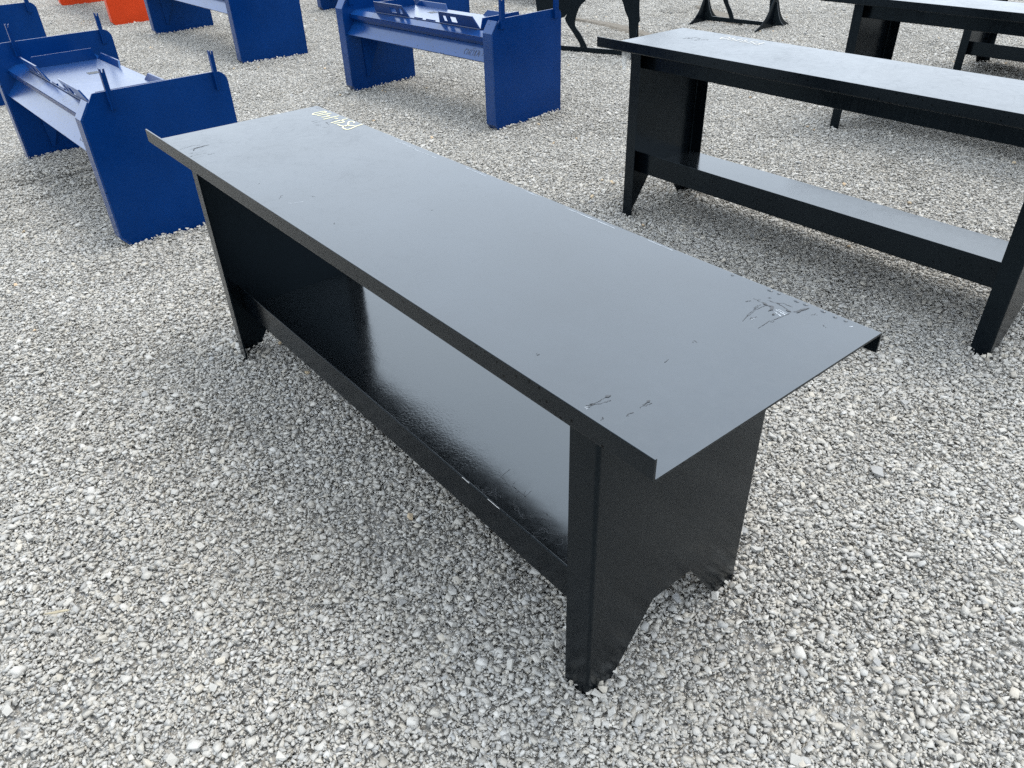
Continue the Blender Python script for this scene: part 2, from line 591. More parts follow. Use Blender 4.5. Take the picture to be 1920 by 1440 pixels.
def build_gravel():
    cl = [(340, 0.018, 0.034, -0.004, 0.26, 1.6), (2300, 0.0105, 0.0200, -0.006, 0.32, 1.15), (2200, 0.009, 0.016, -0.011, 0.45, 1.0), (3000, 0.004, 0.0095, -0.005, 0.5, 1.0)]
    protos = [patch_mesh("gravel_patch", 0.20, cl, 500 + i) for i in range(10)]
    pts, rots, scls, idx = [], [], [], []
    step = 0.165
    r = RNG
    cx, cy = 2.816, -0.671
    for i in range(int(-18 / step), int(7 / step)):
        for j in range(int(-6 / step), int(16 / step)):
            x = i * step + r.uniform(-0.05, 0.05)
            y = j * step + r.uniform(-0.05, 0.05)
            d = math.hypot(x - cx, y - cy)
            if d > 17:
                continue
            pts.append((x, y, ground_h(x, y) + r.normal(0, 0.0025) + extra_h(x, y)))
            rots.append((0, 0, r.uniform(0, 2 * math.pi)))
            scls.append(r.uniform(0.92, 1.1))
            idx.append(int(r.integers(0, len(protos))))
    scatter("gravel", protos, pts, rots, scls, idx, "pale grey crushed limestone gravel covering the yard")
    # scattered larger and odd-coloured stones
    protos = [single_stone("large_stone", 900 + k, tn, hu, oc) for k, (tn, hu, oc) in enumerate(
        [(0.50, 0.4, 0), (0.58, 0.7, 0), (0.42, 0.2, 0), (0.64, 0.5, 0), (0.16, 0.1, 0), (0.54, 0.6, 0), (0.5, 0.5, 1), (0.48, 1.0, 0), (0.60, 1.0, 0), (0.5, 0.8, 1)])]
    pts, rots, scls, idx = [], [], [], []
    for k in range(5200):
        x, y = r.uniform(-12, 6), r.uniform(-4, 12)
        kind = int(r.integers(0, 10))
        if kind in (6, 9) and r.uniform() < 0.55:
            kind = int(r.integers(0, 6))
        s = r.uniform(0.018, 0.030) if kind > 5 else 0.024 + 0.020 * r.uniform() ** 2
        if r.uniform() < 0.004:
            s = 0.05
        pts.append((x, y, ground_h(x, y) + extra_h(x, y) + 0.004))
        rots.append((r.normal(0, 0.3), r.normal(0, 0.3), r.uniform(0, 6.28)))
        scls.append(s); idx.append(kind)
    # stones pushed up round the feet
    feet = []
    for bx, by, L, W, ins in ((0, 0, 2.286, 0.639, 0.172), (0.025, 2.105, 2.2, 0.63, 0.163), (-0.13, 4.25, 2.24, 0.63, 0.2), (-0.23, 6.25, 2.24, 0.63, 0.172)):
        for fx in (bx + ins, bx + L - ins):
            for fy in (by + 0.085, by + W - 0.075):
                feet.append((fx, fy, 0.055, 34))
    for px, py, w_, a_ in ((-1.222, 0.035, 1.79, 2.0), (-1.452, 2.615, 1.76, 4.6), (-4.90, 2.215, 2.4, 1.2)):
        for e in (0, -w_):
            for k in range(12):
                yy = 0.05 + 0.60 * k / 11
                ca, sa = math.cos(rad(a_)), math.sin(rad(a_))
                feet.append((px + e * ca - yy * sa, py + e * sa + yy * ca, 0.035, 8))
    for fx, fy, sp, n in feet:
        for k in range(n):
            x, y = fx + r.normal(0, sp), fy + r.normal(0, sp)
            pts.append((x, y, ground_h(x, y) + extra_h(x, y) + r.uniform(0.002, 0.014)))
            rots.append((r.normal(0, 0.6), r.normal(0, 0.6), r.uniform(0, 6.28)))
            scls.append(r.uniform(0.012, 0.026)); idx.append(int(r.choice((0, 1, 2, 3, 5, 7))))
    scatter("large_gravel", protos, pts, rots, scls, idx, "larger and ochre stones scattered over the pale gravel")


MOUNDS = [(-2.75, 0.16, 0.28, 0.05), (0.20, 2.60, 0.16, 0.03), (0.1, 6.83, 0.15, 0.035), (2.13, 0.62, 0.12, 0.012)]


def extra_h(x, y):
    return sum(a * math.exp(-((x - mx) ** 2 + (y - my) ** 2) / (s * s)) for mx, my, s, a in MOUNDS)


build_gravel()

# ------------------------------------------------------------------ bare earth ruts
def rut(pts, w, label):
    bm = bmesh.new()
    line = smooth_line(pts, 14)
    rows = []
    for i, p in enumerate(line):
        d = (line[min(i + 1, len(line) - 1)] - line[max(i - 1, 0)]).normalized()
        nn = Vector((-d.y, d.x))
        f = i / (len(line) - 1)
        ww = w * (0.25 + math.sin(math.pi * f)) * random.uniform(0.7, 1.15)
        row = []
        for k in range(-3, 4):
            q = p + nn * ww * 0.5 * k / 3 + Vector((random.uniform(-.008, .008), random.uniform(-.008, .008)))
            row.append(bm.verts.new((q.x, q.y, ground_h(q.x, q.y) + (0.016 if abs(k) < 3 else -0.004) + random.uniform(-.003, .003))))
        rows.append(row)
    for a, b in zip(rows, rows[1:]):
        for k in range(6):
            bm.faces.new((a[k], a[k + 1], b[k + 1], b[k]))
    o = finish("bare_earth", bm, MAT_EARTH)
    o["kind"] = "structure"
    o["label"] = label


t = NT("damp_earth")
nz = t.noise(45, 6, 0.7)
t.set(Base_Color=t.mix(nz, (0.075, 0.064, 0.05), (0.20, 0.18, 0.15)), Roughness=0.95)
t.bump(t.noise(160, 5, 0.7), 0.6, 0.01)
MAT_EARTH = t.m
rut([(-4.35, 6.05), (-3.75, 6.02), (-3.30, 5.95), (-2.75, 5.86)], 0.19, "brown bare earth streak showing through the gravel")
rut([(-3.75, 7.55), (-3.3, 7.35), (-2.9, 7.1), (-2.65, 6.95)], 0.2, "brown earth patch beside the stand foot")

# ------------------------------------------------------------------ workbench
def on_top(u, v, z=0.8006):
    return (u, v, z)


def build_bench(name, loc, L, W, zt, inset, shelf_z, lip_h, label, group):
    root = empty(name, loc, 0, label, "workbench", group)
    T = 0.005
    # table top: one bent sheet, front edge turned up, rear edge turned down
    bm = bmesh.new()
    prof = round_poly([(0, zt + 0.0405), (T, zt + 0.0405), (T, zt), (W, zt), (W, zt - 0.045), (W - T, zt - 0.045), (W - T, zt - T), (0, zt - T)],
                      [0.001, 0.001, 0.002, 0.006, 0.001, 0.001, 0.002, 0.006])
    prism(bm, prof, ALONG_X, 0, L)
    tb = finish("tabletop", bm, MAT_TOP, root, smooth=4)
    tb.data.materials.append(MAT_LIP)
    for p in tb.data.polygons:
        if p.normal.y < -0.4 or p.normal.z < -0.3 or p.normal.y > 0.8 or abs(p.normal.x) > 0.5:
            p.material_index = 1
    # end panels: plate with inward flanges and a notched foot
    y0, y1, fw = 0.063, W - 0.05, 0.068
    zb = -0.018
    for side in (0, 1):
        bm = bmesh.new()
        xo = inset if side == 0 else L - inset
        s = 1 if side == 0 else -1
        c = y0 + (y1 - y0) / 2
        rr = 0.009
        path = [(xo + s * fw, y0 - 0.004, zb), (xo + s * rr, y0, zb)]
        for k in range(1, 5):
            a = rad(90 * k / 5)
            path.append((xo + s * rr * (1 - math.sin(a)), y0 + rr * (1 - math.cos(a)), zb))
        path.append((xo, y0 + rr, zb))
        path += [(xo, c - 0.198, zb), (xo, c - 0.186, zb + 0.018), (xo, c - 0.064, 0.178), (xo, c + 0.064, 0.178), (xo, c + 0.186, zb + 0.018), (xo, c + 0.198, zb)]
        path.append((xo, y1 - rr, zb))
        for k in range(1, 5):
            a = rad(90 - 90 * k / 5)
            path.append((xo + s * rr * (1 - math.sin(a)), y1 - rr * (1 - math.cos(a)), zb))
        path += [(xo + s * rr, y1, zb), (xo + s * fw, y1 + 0.004, zb)]
        top = [bm.verts.new((x, y, zt - T - 0.0005)) for x, y, z in path]
        bot = [bm.verts.new((x, y, z)) for x, y, z in path]
        for i in range(len(path) - 1):
            bm.faces.new((top[i], top[i + 1], bot[i + 1], bot[i]))
        bmesh.ops.recalc_face_normals(bm, faces=bm.faces)
        f0 = bm.faces[:][len(path) // 2]
        f0.normal_update()
        inward = f0.normal.x * s > 0
        bmesh.ops.solidify(bm, geom=bm.faces[:], thickness=-0.005 if inward else 0.005)
        finish("end_panel", bm, MAT_BLACK, root, smooth=4)
    # tray shelf: front edge turned up, rear edge turned down
    xa, xb = inset + 0.0055, L - inset - 0.0055
    ys, ye = 0.114, W - 0.058
    bm = bmesh.new()
    prof = round_poly([(ys, shelf_z + lip_h), (ys + 0.004, shelf_z + lip_h), (ys + 0.004, shelf_z), (ye, shelf_z), (ye, shelf_z - 0.03),
                       (ye - 0.004, shelf_z - 0.03), (ye - 0.004, shelf_z - 0.004), (ys, shelf_z - 0.004)],
                      [0.0012, 0.0012, 0.002, 0.005, 0, 0, 0.001, 0.005])
    prism(bm, prof, ALONG_X, xa, xb)
    sh = finish("shelf", bm, MAT_SHELF, root, smooth=4)
    sh.data.materials.append(MAT_LIP)
    for p in sh.data.polygons:
        if p.normal.y < -0.4 or p.normal.z < -0.3:
            p.material_index = 1
    # apron under the top
    bm = bmesh.new()
    za = zt - 0.092
    prof = round_poly([(ys, zt - T - 0.001), (ys + 0.004, zt - T - 0.001), (ys + 0.004, za + 0.004), (ys + 0.04, za + 0.004), (ys + 0.04, za), (ys, za)],
                      [0, 0, 0.001, 0, 0, 0.004])
    prism(bm, prof, ALONG_X, xa, xb)
    finish("apron", bm, MAT_BLACK, root, smooth=4)
    # weld beads where shelf and apron lips meet the end panels
    for x, s in ((xa, 1), (xb, -1)):
        for z0, z1 in ((shelf_z + 0.005, shelf_z + lip_h - 0.003), (za + 0.005, zt - 0.012)):
            bm = bmesh.new()
            ring0 = None
            nz_ = 9
            for k in range(nz_ + 1):
                z = z0 + (z1 - z0) * k / nz_
                rr = 0.0035 * random.uniform(0.8, 1.2)
                ring = [bm.verts.new((x + rr * math.cos(a) * 1.0, ys - 0.001 + rr * math.sin(a), z)) for a in np.linspace(0, 2 * math.pi, 7)[:-1]]
                if ring0:
                    for q in range(6):
                        bm.faces.new((ring0[q], ring0[(q + 1) % 6], ring[(q + 1) % 6], ring[q]))
                ring0 = ring
            finish("weld_bead", bm, MAT_BLACK, root, smooth=80)
    return root


bench1 = build_bench("workbench", (0, 0, 0), 2.286, 0.639, 0.80, 0.172, 0.185, 0.098,
                     "long black steel workbench with yellow lot number PS4140 and scraped top corners", "black workbenches")
bench2 = build_bench("workbench", (0.025, 2.105, 0.0), 2.20, 0.63, 0.812, 0.163, 0.225, 0.100,
                     "black steel workbench with pale writing and a clear plastic scrap under its corner", "black workbenches")
bench3 = build_bench("workbench", (-0.13, 4.25, 0.0), 2.24, 0.63, 0.765, 0.20, 0.20, 0.100,
                     "black steel workbench with bright bare top, between two other black workbenches", "black workbenches")
bench4 = build_bench("workbench", (-0.23, 6.25, 0.0), 2.24, 0.63, 0.765, 0.172, 0.150, 0.098,
                     "black steel workbench farthest along the row, showing only legs and shelf rail", "black workbenches")

# --- marks on the first bench top (x along the bench, y across it)
def strokes(name, parent, lines, w, mat, fn, label=None):
    bm = bmesh.new()
    for ln in lines:
        ribbon(bm, ln, w, fn)
    o = finish(name, bm, mat, parent)
    if len(lines) > 1:
        o["kind"] = "stuff"
    if label:
        o["label"] = label
    return o


TOPZ = lambda dz: (lambda u, v: (u, v, 0.80 + dz))
LOT = [[[(0.35, 0.632), (0.3548, 0.606), (0.3693, 0.5713), (0.3652, 0.5597), (0.3429, 0.5598), (0.3295, 0.5653), (0.3225, 0.5851), (0.3524, 0.602)]],
       [[(0.3159, 0.6173), (0.304, 0.625), (0.293, 0.6258), (0.2855, 0.6183), (0.2941, 0.6072), (0.3185, 0.5926), (0.3276, 0.5787), (0.3138, 0.5687), (0.2886, 0.5665)]],
       [[(0.2482, 0.6291), (0.2488, 0.5935), (0.2537, 0.5588)], [(0.2469, 0.6036), (0.2779, 0.5973), (0.2678, 0.5636)]],
       [[(0.1909, 0.625), (0.191, 0.5923), (0.1922, 0.561)], [(0.223, 0.6039), (0.2057, 0.5988)]],
       [[(0.1378, 0.6224), (0.1351, 0.5945), (0.1325, 0.5669)], [(0.1466, 0.5976), (0.1686, 0.5987), (0.1634, 0.5689)]],
       [[(0.1134, 0.6151), (0.0985, 0.6174), (0.0924, 0.6114), (0.0928, 0.5709), (0.1122, 0.5701), (0.1134, 0.6151)]]]
for ch, ln in zip("PS4140", LOT):
    o = strokes("painted_letter" if ch in "PS" else "painted_digit", bench1, [smooth_line(l, 5) for l in ln], 0.0050, MAT_YELLOW, TOPZ(0.0008), "hand-painted yellow " + ch)
    if "kind" in o:
        del o["kind"]

SCUFF = [[(0.2144, 0.0755), (0.196, 0.0866), (0.1927, 0.1103), (0.1902, 0.1384)], [(0.2736, 0.0423), (0.2698, 0.064), (0.2718, 0.0983)],
         [(0.2966, 0.0947), (0.2917, 0.1187)], [(0.1728, 0.0462), (0.1659, 0.0693), (0.1613, 0.0918), (0.1734, 0.1144)], [(0.2324, 0.0514), (0.243, 0.0753)],
         [(0.1859, 0.5147), (0.1823, 0.543)], [(0.2089, 0.51), (0.2054, 0.5541)], [(0.2339, 0.5077), (0.2476, 0.5215)], [(0.2825, 0.5103), (0.2918, 0.535)],
         [(0.2375, 0.5426), (0.2359, 0.5647), (0.2186, 0.5955)], [(0.0321, 0.6167), (0.0391, 0.6281)], [(0.2243, 0.5531), (0.2745, 0.5407)],
         [(2.0441, 0.571), (2.0671, 0.5699), (2.0811, 0.567)], [(2.0675, 0.5861), (2.0892, 0.589), (2.1072, 0.5856), (2.1207, 0.58)],
         [(2.0903, 0.5876), (2.0949, 0.5979), (2.1182, 0.5977)], [(2.1164, 0.5778), (2.1269, 0.5793), (2.1351, 0.5868)],
         [(2.0859, 0.4793), (2.0744, 0.5187), (2.0701, 0.5601)], [(2.0813, 0.5013), (2.0759, 0.5356), (2.0789, 0.5646)],
         [(2.1226, 0.4793), (2.121, 0.5135), (2.1239, 0.5337), (2.1286, 0.5711)], [(2.0926, 0.4941), (2.0942, 0.5131)], [(2.0415, 0.5468), (2.0461, 0.5599)],
         [(2.1983, 0.5801), (2.2014, 0.5765)], [(2.0633, 0.5949), (2.0678, 0.5998)], [(2.1605, 0.5965), (2.1642, 0.608)],
         [(2.093, 0.0559), (2.0916, 0.0763), (2.0902, 0.0971), (2.0928, 0.1091)], [(2.0866, 0.0573), (2.0982, 0.0794), (2.1034, 0.0985)],
         [(2.1492, 0.1196), (2.1466, 0.1474)], [(2.1517, 0.1268), (2.154, 0.1443)], [(2.1492, 0.0853), (2.1511, 0.1028)], [(2.1306, 0.0474), (2.1308, 0.0542)],
         [(2.0842, 0.254), (2.0823, 0.2673)], [(2.0715, 0.3518), (2.0791, 0.3514)], [(1.9129, 0.0983), (1.9132, 0.104)],
         [(0.8252, 0.0945), (0.8093, 0.1072), (0.807, 0.1147)], [(1.0855, 0.1252), (1.094, 0.1207)], [(0.6688, 0.1035), (0.6731, 0.1037)],
         [(0.8734, 0.1708), (0.8785, 0.1704)], [(1.1858, 0.3547), (1.189, 0.3582)]]


def ragged(lines, w, k=7, jit=0.0012):
    out = []
    for l in lines:
        out.append(dense(l, k, jit))
        # broken companion scratches beside the main one
        for _ in range(1):
            i = random.randrange(len(l) - 1)
            dx, dy = random.uniform(-.006, .006), random.uniform(-.006, .006)
            f0 = random.uniform(0, 0.5); f1 = f0 + random.uniform(0.15, 0.5)
            a, b = l[i], l[i + 1]
            out.append(dense([(a[0] + (b[0] - a[0]) * f + dx, a[1] + (b[1] - a[1]) * f + dy) for f in (f0, f1)], 4, jit))
    return out


strokes("scuff_mark", bench1, ragged(SCUFF, 0.0015), lambda f: random.uniform(0.0003, 0.0016), MAT_SCUFF, TOPZ(0.0005), "dark scrapes in the paint of the top")
HEAVY = [[(2.0811, 0.567), (2.0908, 0.57), (2.0958, 0.5601), (2.096, 0.5487)], [(2.0671, 0.5699), (2.0811, 0.567)], [(2.1375, 0.5836), (2.1359, 0.5969), (2.1421, 0.619)],
         [(2.1079, 0.5457), (2.1124, 0.5433)], [(2.1164, 0.5778), (2.1269, 0.5793)], [(0.2144, 0.0755), (0.2135, 0.0785)], [(0.205, 0.08), (0.196, 0.0866), (0.1927, 0.1103), (0.1902, 0.1384)],
         [(2.0902, 0.0971), (2.0928, 0.1091)], [(2.1466, 0.1404), (2.1466, 0.1474)]]
strokes("deep_scuff_mark", bench1, [dense(l, 6, 0.0007) for l in HEAVY], lambda f: 0.0052 * (0.25 + math.sin(math.pi * f)) * random.uniform(0.6, 1.1), MAT_SCUFF, TOPZ(0.0009),
        "gouged black scrapes in the paint of the top")
PALE = [[(2.1023, 0.5647), (2.1271, 0.5594)], [(2.1056, 0.5684), (2.1263, 0.5661)], [(2.1051, 0.5552), (2.1246, 0.5492)], [(2.0936, 0.4953), (2.096, 0.5027)],
        [(0.8739, 0.0978), (0.8849, 0.1057)], [(0.8859, 0.1105), (0.8943, 0.1328)], [(0.5976, 0.6119), (0.7116, 0.6077), (0.844, 0.6099)], [(0.62, 0.617), (0.72, 0.615)],
        [(0.98, 0.623), (1.08, 0.6215)], [(1.25, 0.626), (1.31, 0.6255)], [(1.42, 0.624), (1.60, 0.621)], [(1.70, 0.628), (1.78, 0.6265)],
        [(2.089, 0.052), (2.0895, 0.056)], [(2.0935, 0.0492), (2.0945, 0.0535)], [(2.235, 0.610), (2.238, 0.616)]]
strokes("pale_scratch", bench1, [dense(l, 8, 0.0009) for l in PALE], lambda f: random.uniform(0.0006, 0.0030), MAT_SCRATCH, TOPZ(0.0003), "pale bare-metal scratches on the top")

for (x, y) in [(2.0457, .6245), (2.0663, .626), (2.1091, .624), (2.129, .6255), (2.1682, .6262), (2.1958, .6235), (2.2175, .625), (1.95, .625)]:
    bm = bmesh.new()
    rx, ry = random.uniform(0.0035, 0.0075), random.uniform(0.0022, 0.0036)
    rings = []
    for k in range(4):
        a = rad(90 * k / 3.4)
        rings.append([bm.verts.new((x + rx * math.cos(a) * math.cos(b) * (1 + 0.1 * math.sin(3 * b)), y + ry * math.cos(a) * math.sin(b), 0.8002 + 0.0018 * math.sin(a)))
                      for b in np.linspace(0, 2 * math.pi, 13)[:-1]])
    for r0, r1 in zip(rings, rings[1:]):
        for q in range(12):
            bm.faces.new((r0[q], r0[(q + 1) % 12], r1[(q + 1) % 12], r1[q]))
    bm.faces.new(rings[-1])
    finish("water_drop", bm, MAT_WATER, bench1, smooth=80)

# smudges and fine scratches on the shelf of the first bench
SH = lambda u, v: (u, v, 0.185 + 0.0004)
lines = []
for cx, cy, n in ((1.62, 0.23, 9), (1.80, 0.20, 9), (1.93, 0.18, 9), (2.02, 0.17, 6)):
    for _ in range(n):
        px, py = cx + random.gauss(0, 0.05), cy + random.gauss(0, 0.03)
        a = random.uniform(0, 6.28)
        ln = [(px, py)]
        for s in range(random.randint(8, 18)):
            a += random.gauss(0, 0.9)
            px += 0.007 * math.cos(a); py += 0.006 * math.sin(a)
            py = max(0.135, min(0.255, py)); px = min(px, 2.1)
            ln.append((px, py))
        lines.append(smooth_line(ln, 3))
strokes("smudge", bench1, lines, 0.0011, MAT_SMEAR, SH, "faint dried smear loops on the shelf")
# highlight along the shelf lip edge, painted as thin bright strokes
strokes("edge_wear_glint", bench1, [dense([(x, 0), (x + d, 0)], 5, 0) for x, d in ((1.60, 0.03), (1.705, 0.045))], 0.0011,
        simple("edge_highlight", (0.7, 0.7, 0.69), 0.3), lambda u, v: (u, 0.1138 + v * 0.4, 0.2835 + v), "bright highlight painted on the shelf edge")

# second bench: pale writing, scrapes and the plastic scrap
T2 = lambda u, v: (u, v, 0.812 + 0.0008)
wr = [[(0.300, 0.515), (0.305, 0.575)], [(0.300, 0.515), (0.325, 0.52), (0.327, 0.545), (0.303, 0.545)], [(0.365, 0.52), (0.342, 0.522), (0.342, 0.545), (0.364, 0.548), (0.362, 0.572), (0.338, 0.572)],
      [(0.385, 0.515), (0.381, 0.55), (0.405, 0.55)], [(0.402, 0.515), (0.404, 0.578)], [(0.43, 0.515), (0.432, 0.578)], [(0.452, 0.515), (0.45, 0.55), (0.474, 0.55)], [(0.472, 0.515), (0.474, 0.578)],
      [(0.5, 0.515), (0.492, 0.545), (0.5, 0.575), (0.518, 0.575), (0.524, 0.545), (0.516, 0.515), (0.5, 0.515)]]
# the marker code runs the other way round on the bench, as on the first one
wr = [[(0.84 - u, v) for u, v in l] for l in wr]
strokes("marker_writing", bench2, wr, 0.0055, MAT_WHITE, T2, "pale hand-painted writing")
strokes("scuff_mark", bench2, [dense(l, 6, 0.002) for l in [[(0.207, 0.412), (0.22, 0.47)], [(0.216, 0.456), (0.25, 0.46)], [(0.275, 0.437), (0.30, 0.46)], [(0.19, 0.40), (0.2, 0.44)], [(0.26, 0.40), (0.262, 0.44)]]],
        lambda f: random.uniform(0.001, 0.006), MAT_SCUFF, T2)
bm = bmesh.new()
g = {}
for i in range(7):
    for j in range(6):
        g[i, j] = bm.verts.new((0.118 + 0.052 * i / 6 + random.uniform(-.006, .006), 0.056 + random.uniform(-.012, .010), 0.80 - 0.085 * j / 5 * (0.6 + 0.4 * math.sin(i)) + random.uniform(-.008, 0)))
for i in range(6):
    for j in range(5):
        bm.faces.new((g[i, j], g[i + 1, j], g[i + 1, j + 1], g[i, j + 1]))
finish("plastic_scrap", bm, MAT_PLASTIC, bench2, smooth=80)
strokes("scuff_mark", bench3, [dense(l, 6, 0.002) for l in [[(1.35, 0.55), (1.5, 0.57)], [(1.45, 0.52), (1.62, 0.53)]]], lambda f: random.uniform(0.001, 0.004), MAT_RUST, lambda u, v: (u, v, 0.7656))

# ------------------------------------------------------------------ snow pusher
GLY = {'C': [[(1, .85), (.6, 1), (.15, .8), (0, .45), (.2, .1), (.6, 0), (1, .15)]], '1': [[(.3, .75), (.55, 1), (.5, 0)]],
       '6': [[(.9, 1), (.3, .7), (.05, .3), (.4, 0), (.85, .2), (.7, .5), (.15, .35)]], '8': [[(.5, .5), (.15, .75), (.5, 1), (.85, .75), (.5, .5), (.1, .25), (.5, 0), (.9, .25), (.5, .5)]],
       '7': [[(0, 1), (1, 1), (.35, 0)]], '4': [[(.55, 1), (0, .4), (1, .4)], [(.75, .7), (.7, 0)]]}


def build_pusher(loc, rz, Wd, label, mat, wet, group, text=None, detail=True, D=0.70, Hh=0.72, sock=0.12, hw=0.016):
    """local x runs from the near side plate (0) to the far one (-Wd); y is depth, z height"""
    root = empty("snow_pusher", loc, rz, label, "snow pusher", group)
    FL = 0.088
    prof = round_poly([(0.05, -0.02), (D, -0.02), (D, Hh), (0.075, Hh), (0.0, 0.62), (0.0, 0.04)], [0.01, 0.035, 0.055, 0.012, 0.006, 0.01])
    for x in (0.0, -Wd):
        bm = bmesh.new()
        prism(bm, prof, ALONG_X, x - 0.009, x)
        pl = finish("side_plate", bm, mat, root, smooth=4, bevel=0.0012)
        # edge flange wrapped round the front edge
        bm = bmesh.new()
        bar(bm, [(0.05, -0.022), (-0.0005, 0.04), (-0.0005, 0.62), (0.05, 0.690)], 0.009, x - FL, x + 0.001)
        finish("edge_flange", bm, wet, pl, smooth=4, bevel=0.0012)
        # notched marker sockets
        for yc in (sock, D - 0.06):
            bm = bmesh.new()
            prism(bm, [(yc - hw, 0.645), (yc + hw, 0.645), (yc + hw, 0.825), (yc + hw * 0.45, 0.825), (yc + hw * 0.18, 0.808), (yc - hw * 0.2, 0.810), (yc - hw * 0.35, 0.825), (yc - hw, 0.83)], ALONG_X, x + 0.001, x + 0.009)
            prism(bm, [(yc - hw, 0.645), (yc - hw + 0.006, 0.645), (yc - hw + 0.006, 0.828), (yc - hw, 0.828)], ALONG_X, x + 0.0092, x + 0.022)
            finish("marker_socket", bm, mat, pl, smooth=4)
        # rib on the plate
        bm = bmesh.new()
        sd, sx = (1, x + 0.0005) if x < 0 else (-1, x - 0.0095)
        prism(bm, [(0.15, 0.09), (0.165, 0.09), (0.36, 0.572), (0.13, 0.572)], lambda y, z, k: (sx + sd * k * (0.004 + 0.30 * max(0, y - 0.13)), y, z), 0, 1)
        finish("rib", bm, mat, pl, smooth=4)
        # worn strip on the leading edge
        if detail:
            bm = bmesh.new()
            for k in range(26):
                za, zb = 0.05 + 0.56 * k / 26, 0.05 + 0.56 * (k + random.uniform(0.5, 1)) / 26
                w0 = random.uniform(0.0, 0.028) * (1 if x < 0 else 0.35)
                if w0 > 0.006:
                    v = [bm.verts.new(c) for c in ((x - FL + 0.0002, -0.0011, za), (x - FL + 0.0002 + w0, -0.0011, za + random.uniform(0, .01)), (x - FL + 0.0002 + w0 * random.uniform(.5, 1.2), -0.0011, zb), (x - FL + 0.0002, -0.0011, zb))]
                    bm.faces.new(v)
            if bm.faces:
                finish("edge_wear_glint", bm, MAT_RUST, pl)["kind"] = "stuff"
            else:
                bm.free()
    xa, xb = -Wd + 0.001, -0.010
    def part(name, pts, th, m=wet, x0=xa, x1=xb):
        bm = bmesh.new()
        bar(bm, pts, th, x0, x1)
        return finish(name, bm, m, root, smooth=4, bevel=0.0012)
    ce = part("cutting_edge", [(0.012, 0.436), (0.095, 0.523)], -0.012)
    bm = bmesh.new()
    prism(bm, [(0.088, 0.5245), (0.062, 0.548), (0.058, 0.574), (0.125, 0.574), (0.125, 0.5245)], ALONG_X, xa, xb)
    finish("edge_bar", bm, mat, root)
    part("upper_slope", [(0.060, 0.578), (0.118, 0.604)], -0.0035)
    mb = part("moldboard", [(0.120, 0.602), (D - 0.15, 0.602)], -0.008)
    # coupler plate with turned-up lips lying on the moldboard
    c = -Wd / 2
    q0, q1 = c - 0.61, c + 0.61
    cp = part("coupler_plate", [(0.125, 0.611), (0.530, 0.611)], -0.007, MAT_BLUE_TRAY if mat is MAT_BLUE else wet, q0, q1)
    def lip(xa_, xb_, y, lean, h, holes):
        bm = bmesh.new()
        top = -lean
        def P(u, v, w):      # u along x, v up the lip, w thickness
            return (u, y + top * v / h * 1.0 + w, 0.6115 + v)
        sk = 0.035
        xs = [xa_] + [e for hx in holes for e in hx] + [xb_]
        rows = [(0, h * 0.22), (h * 0.22, h * 0.68), (h * 0.68, h)]
        for ri, (va, vb) in enumerate(rows):
            segs = [(xa_, xb_)] if ri != 1 else [(xs[k], xs[k + 1]) for k in range(0, len(xs), 2)]
            for (a, b) in segs:
                da0 = sk * va / h if a == xa_ else 0; da1 = sk * vb / h if a == xa_ else 0
                db0 = sk * va / h if b == xb_ else 0; db1 = sk * vb / h if b == xb_ else 0
                poly = [(a + da0, va), (b - db0, va), (b - db1, vb), (a + da1, vb)]
                prism(bm, poly, P, 0, 0.009)
        return finish("coupler_lip", bm, mat, cp, smooth=4)
    lip(q0, q0 + 0.43, 0.126, 0.035, 0.078, [(q0 + 0.22, q0 + 0.29), (q0 + 0.33, q0 + 0.37)])
    lip(q1 - 0.43, q1, 0.126, 0.035, 0.078, [(q1 - 0.37, q1 - 0.33), (q1 - 0.29, q1 - 0.22)])
    lip(q0, q0 + 0.40, 0.520, -0.015, 0.035, [])
    lip(q1 - 0.40, q1, 0.520, -0.015, 0.035, [])
    for x in (q0, q1):
        bm = bmesh.new()
        prism(bm, [(0.14, 0.6115), (0.515, 0.6115), (0.50, 0.675), (0.16, 0.675)], ALONG_X, x - 0.005, x + 0.005)
        finish("coupler_side", bm, mat, cp, smooth=4)
    # low strip and hole rim on the coupler plate
    for x0_, x1_ in ((c - 0.12, c - 0.03), (c + 0.02, c + 0.12)):
        bm = bmesh.new()
        prism(bm, [(0.128, 0.6115), (0.138, 0.6115), (0.138, 0.619), (0.128, 0.619)], ALONG_X, x0_, x1_)
        finish("stop_bar", bm, mat, cp, smooth=4)
    bm = bmesh.new()
    prism(bm, [(0.34, 0.6113), (0.40, 0.6113), (0.40, 0.6122), (0.34, 0.6122)], ALONG_X, c - 0.23, c - 0.17)
    finish("slot", bm, MAT_SCUFF, cp)
    if text:
        ls = []
        d = Vector((0.083, 0.087)).normalized()
        hgt = 0.042
        for k, ch in enumerate(text):
            for g_ in GLY[ch]:
                ls.append(smooth_line([(-0.345 + k * 0.0205 + p[0] * 0.015 + random.uniform(-.002, .002), 0.028 + p[1] * hgt + random.uniform(-.002, .002)) for p in g_], 4))
        strokes("marker_number", ce, ls, 0.0032, MAT_DARKMARK, lambda u, v: (u, 0.012 + d.x * v - 0.0012 * d.y, 0.436 + d.y * v + 0.0012 * d.x), "dark handwritten number")
    return root


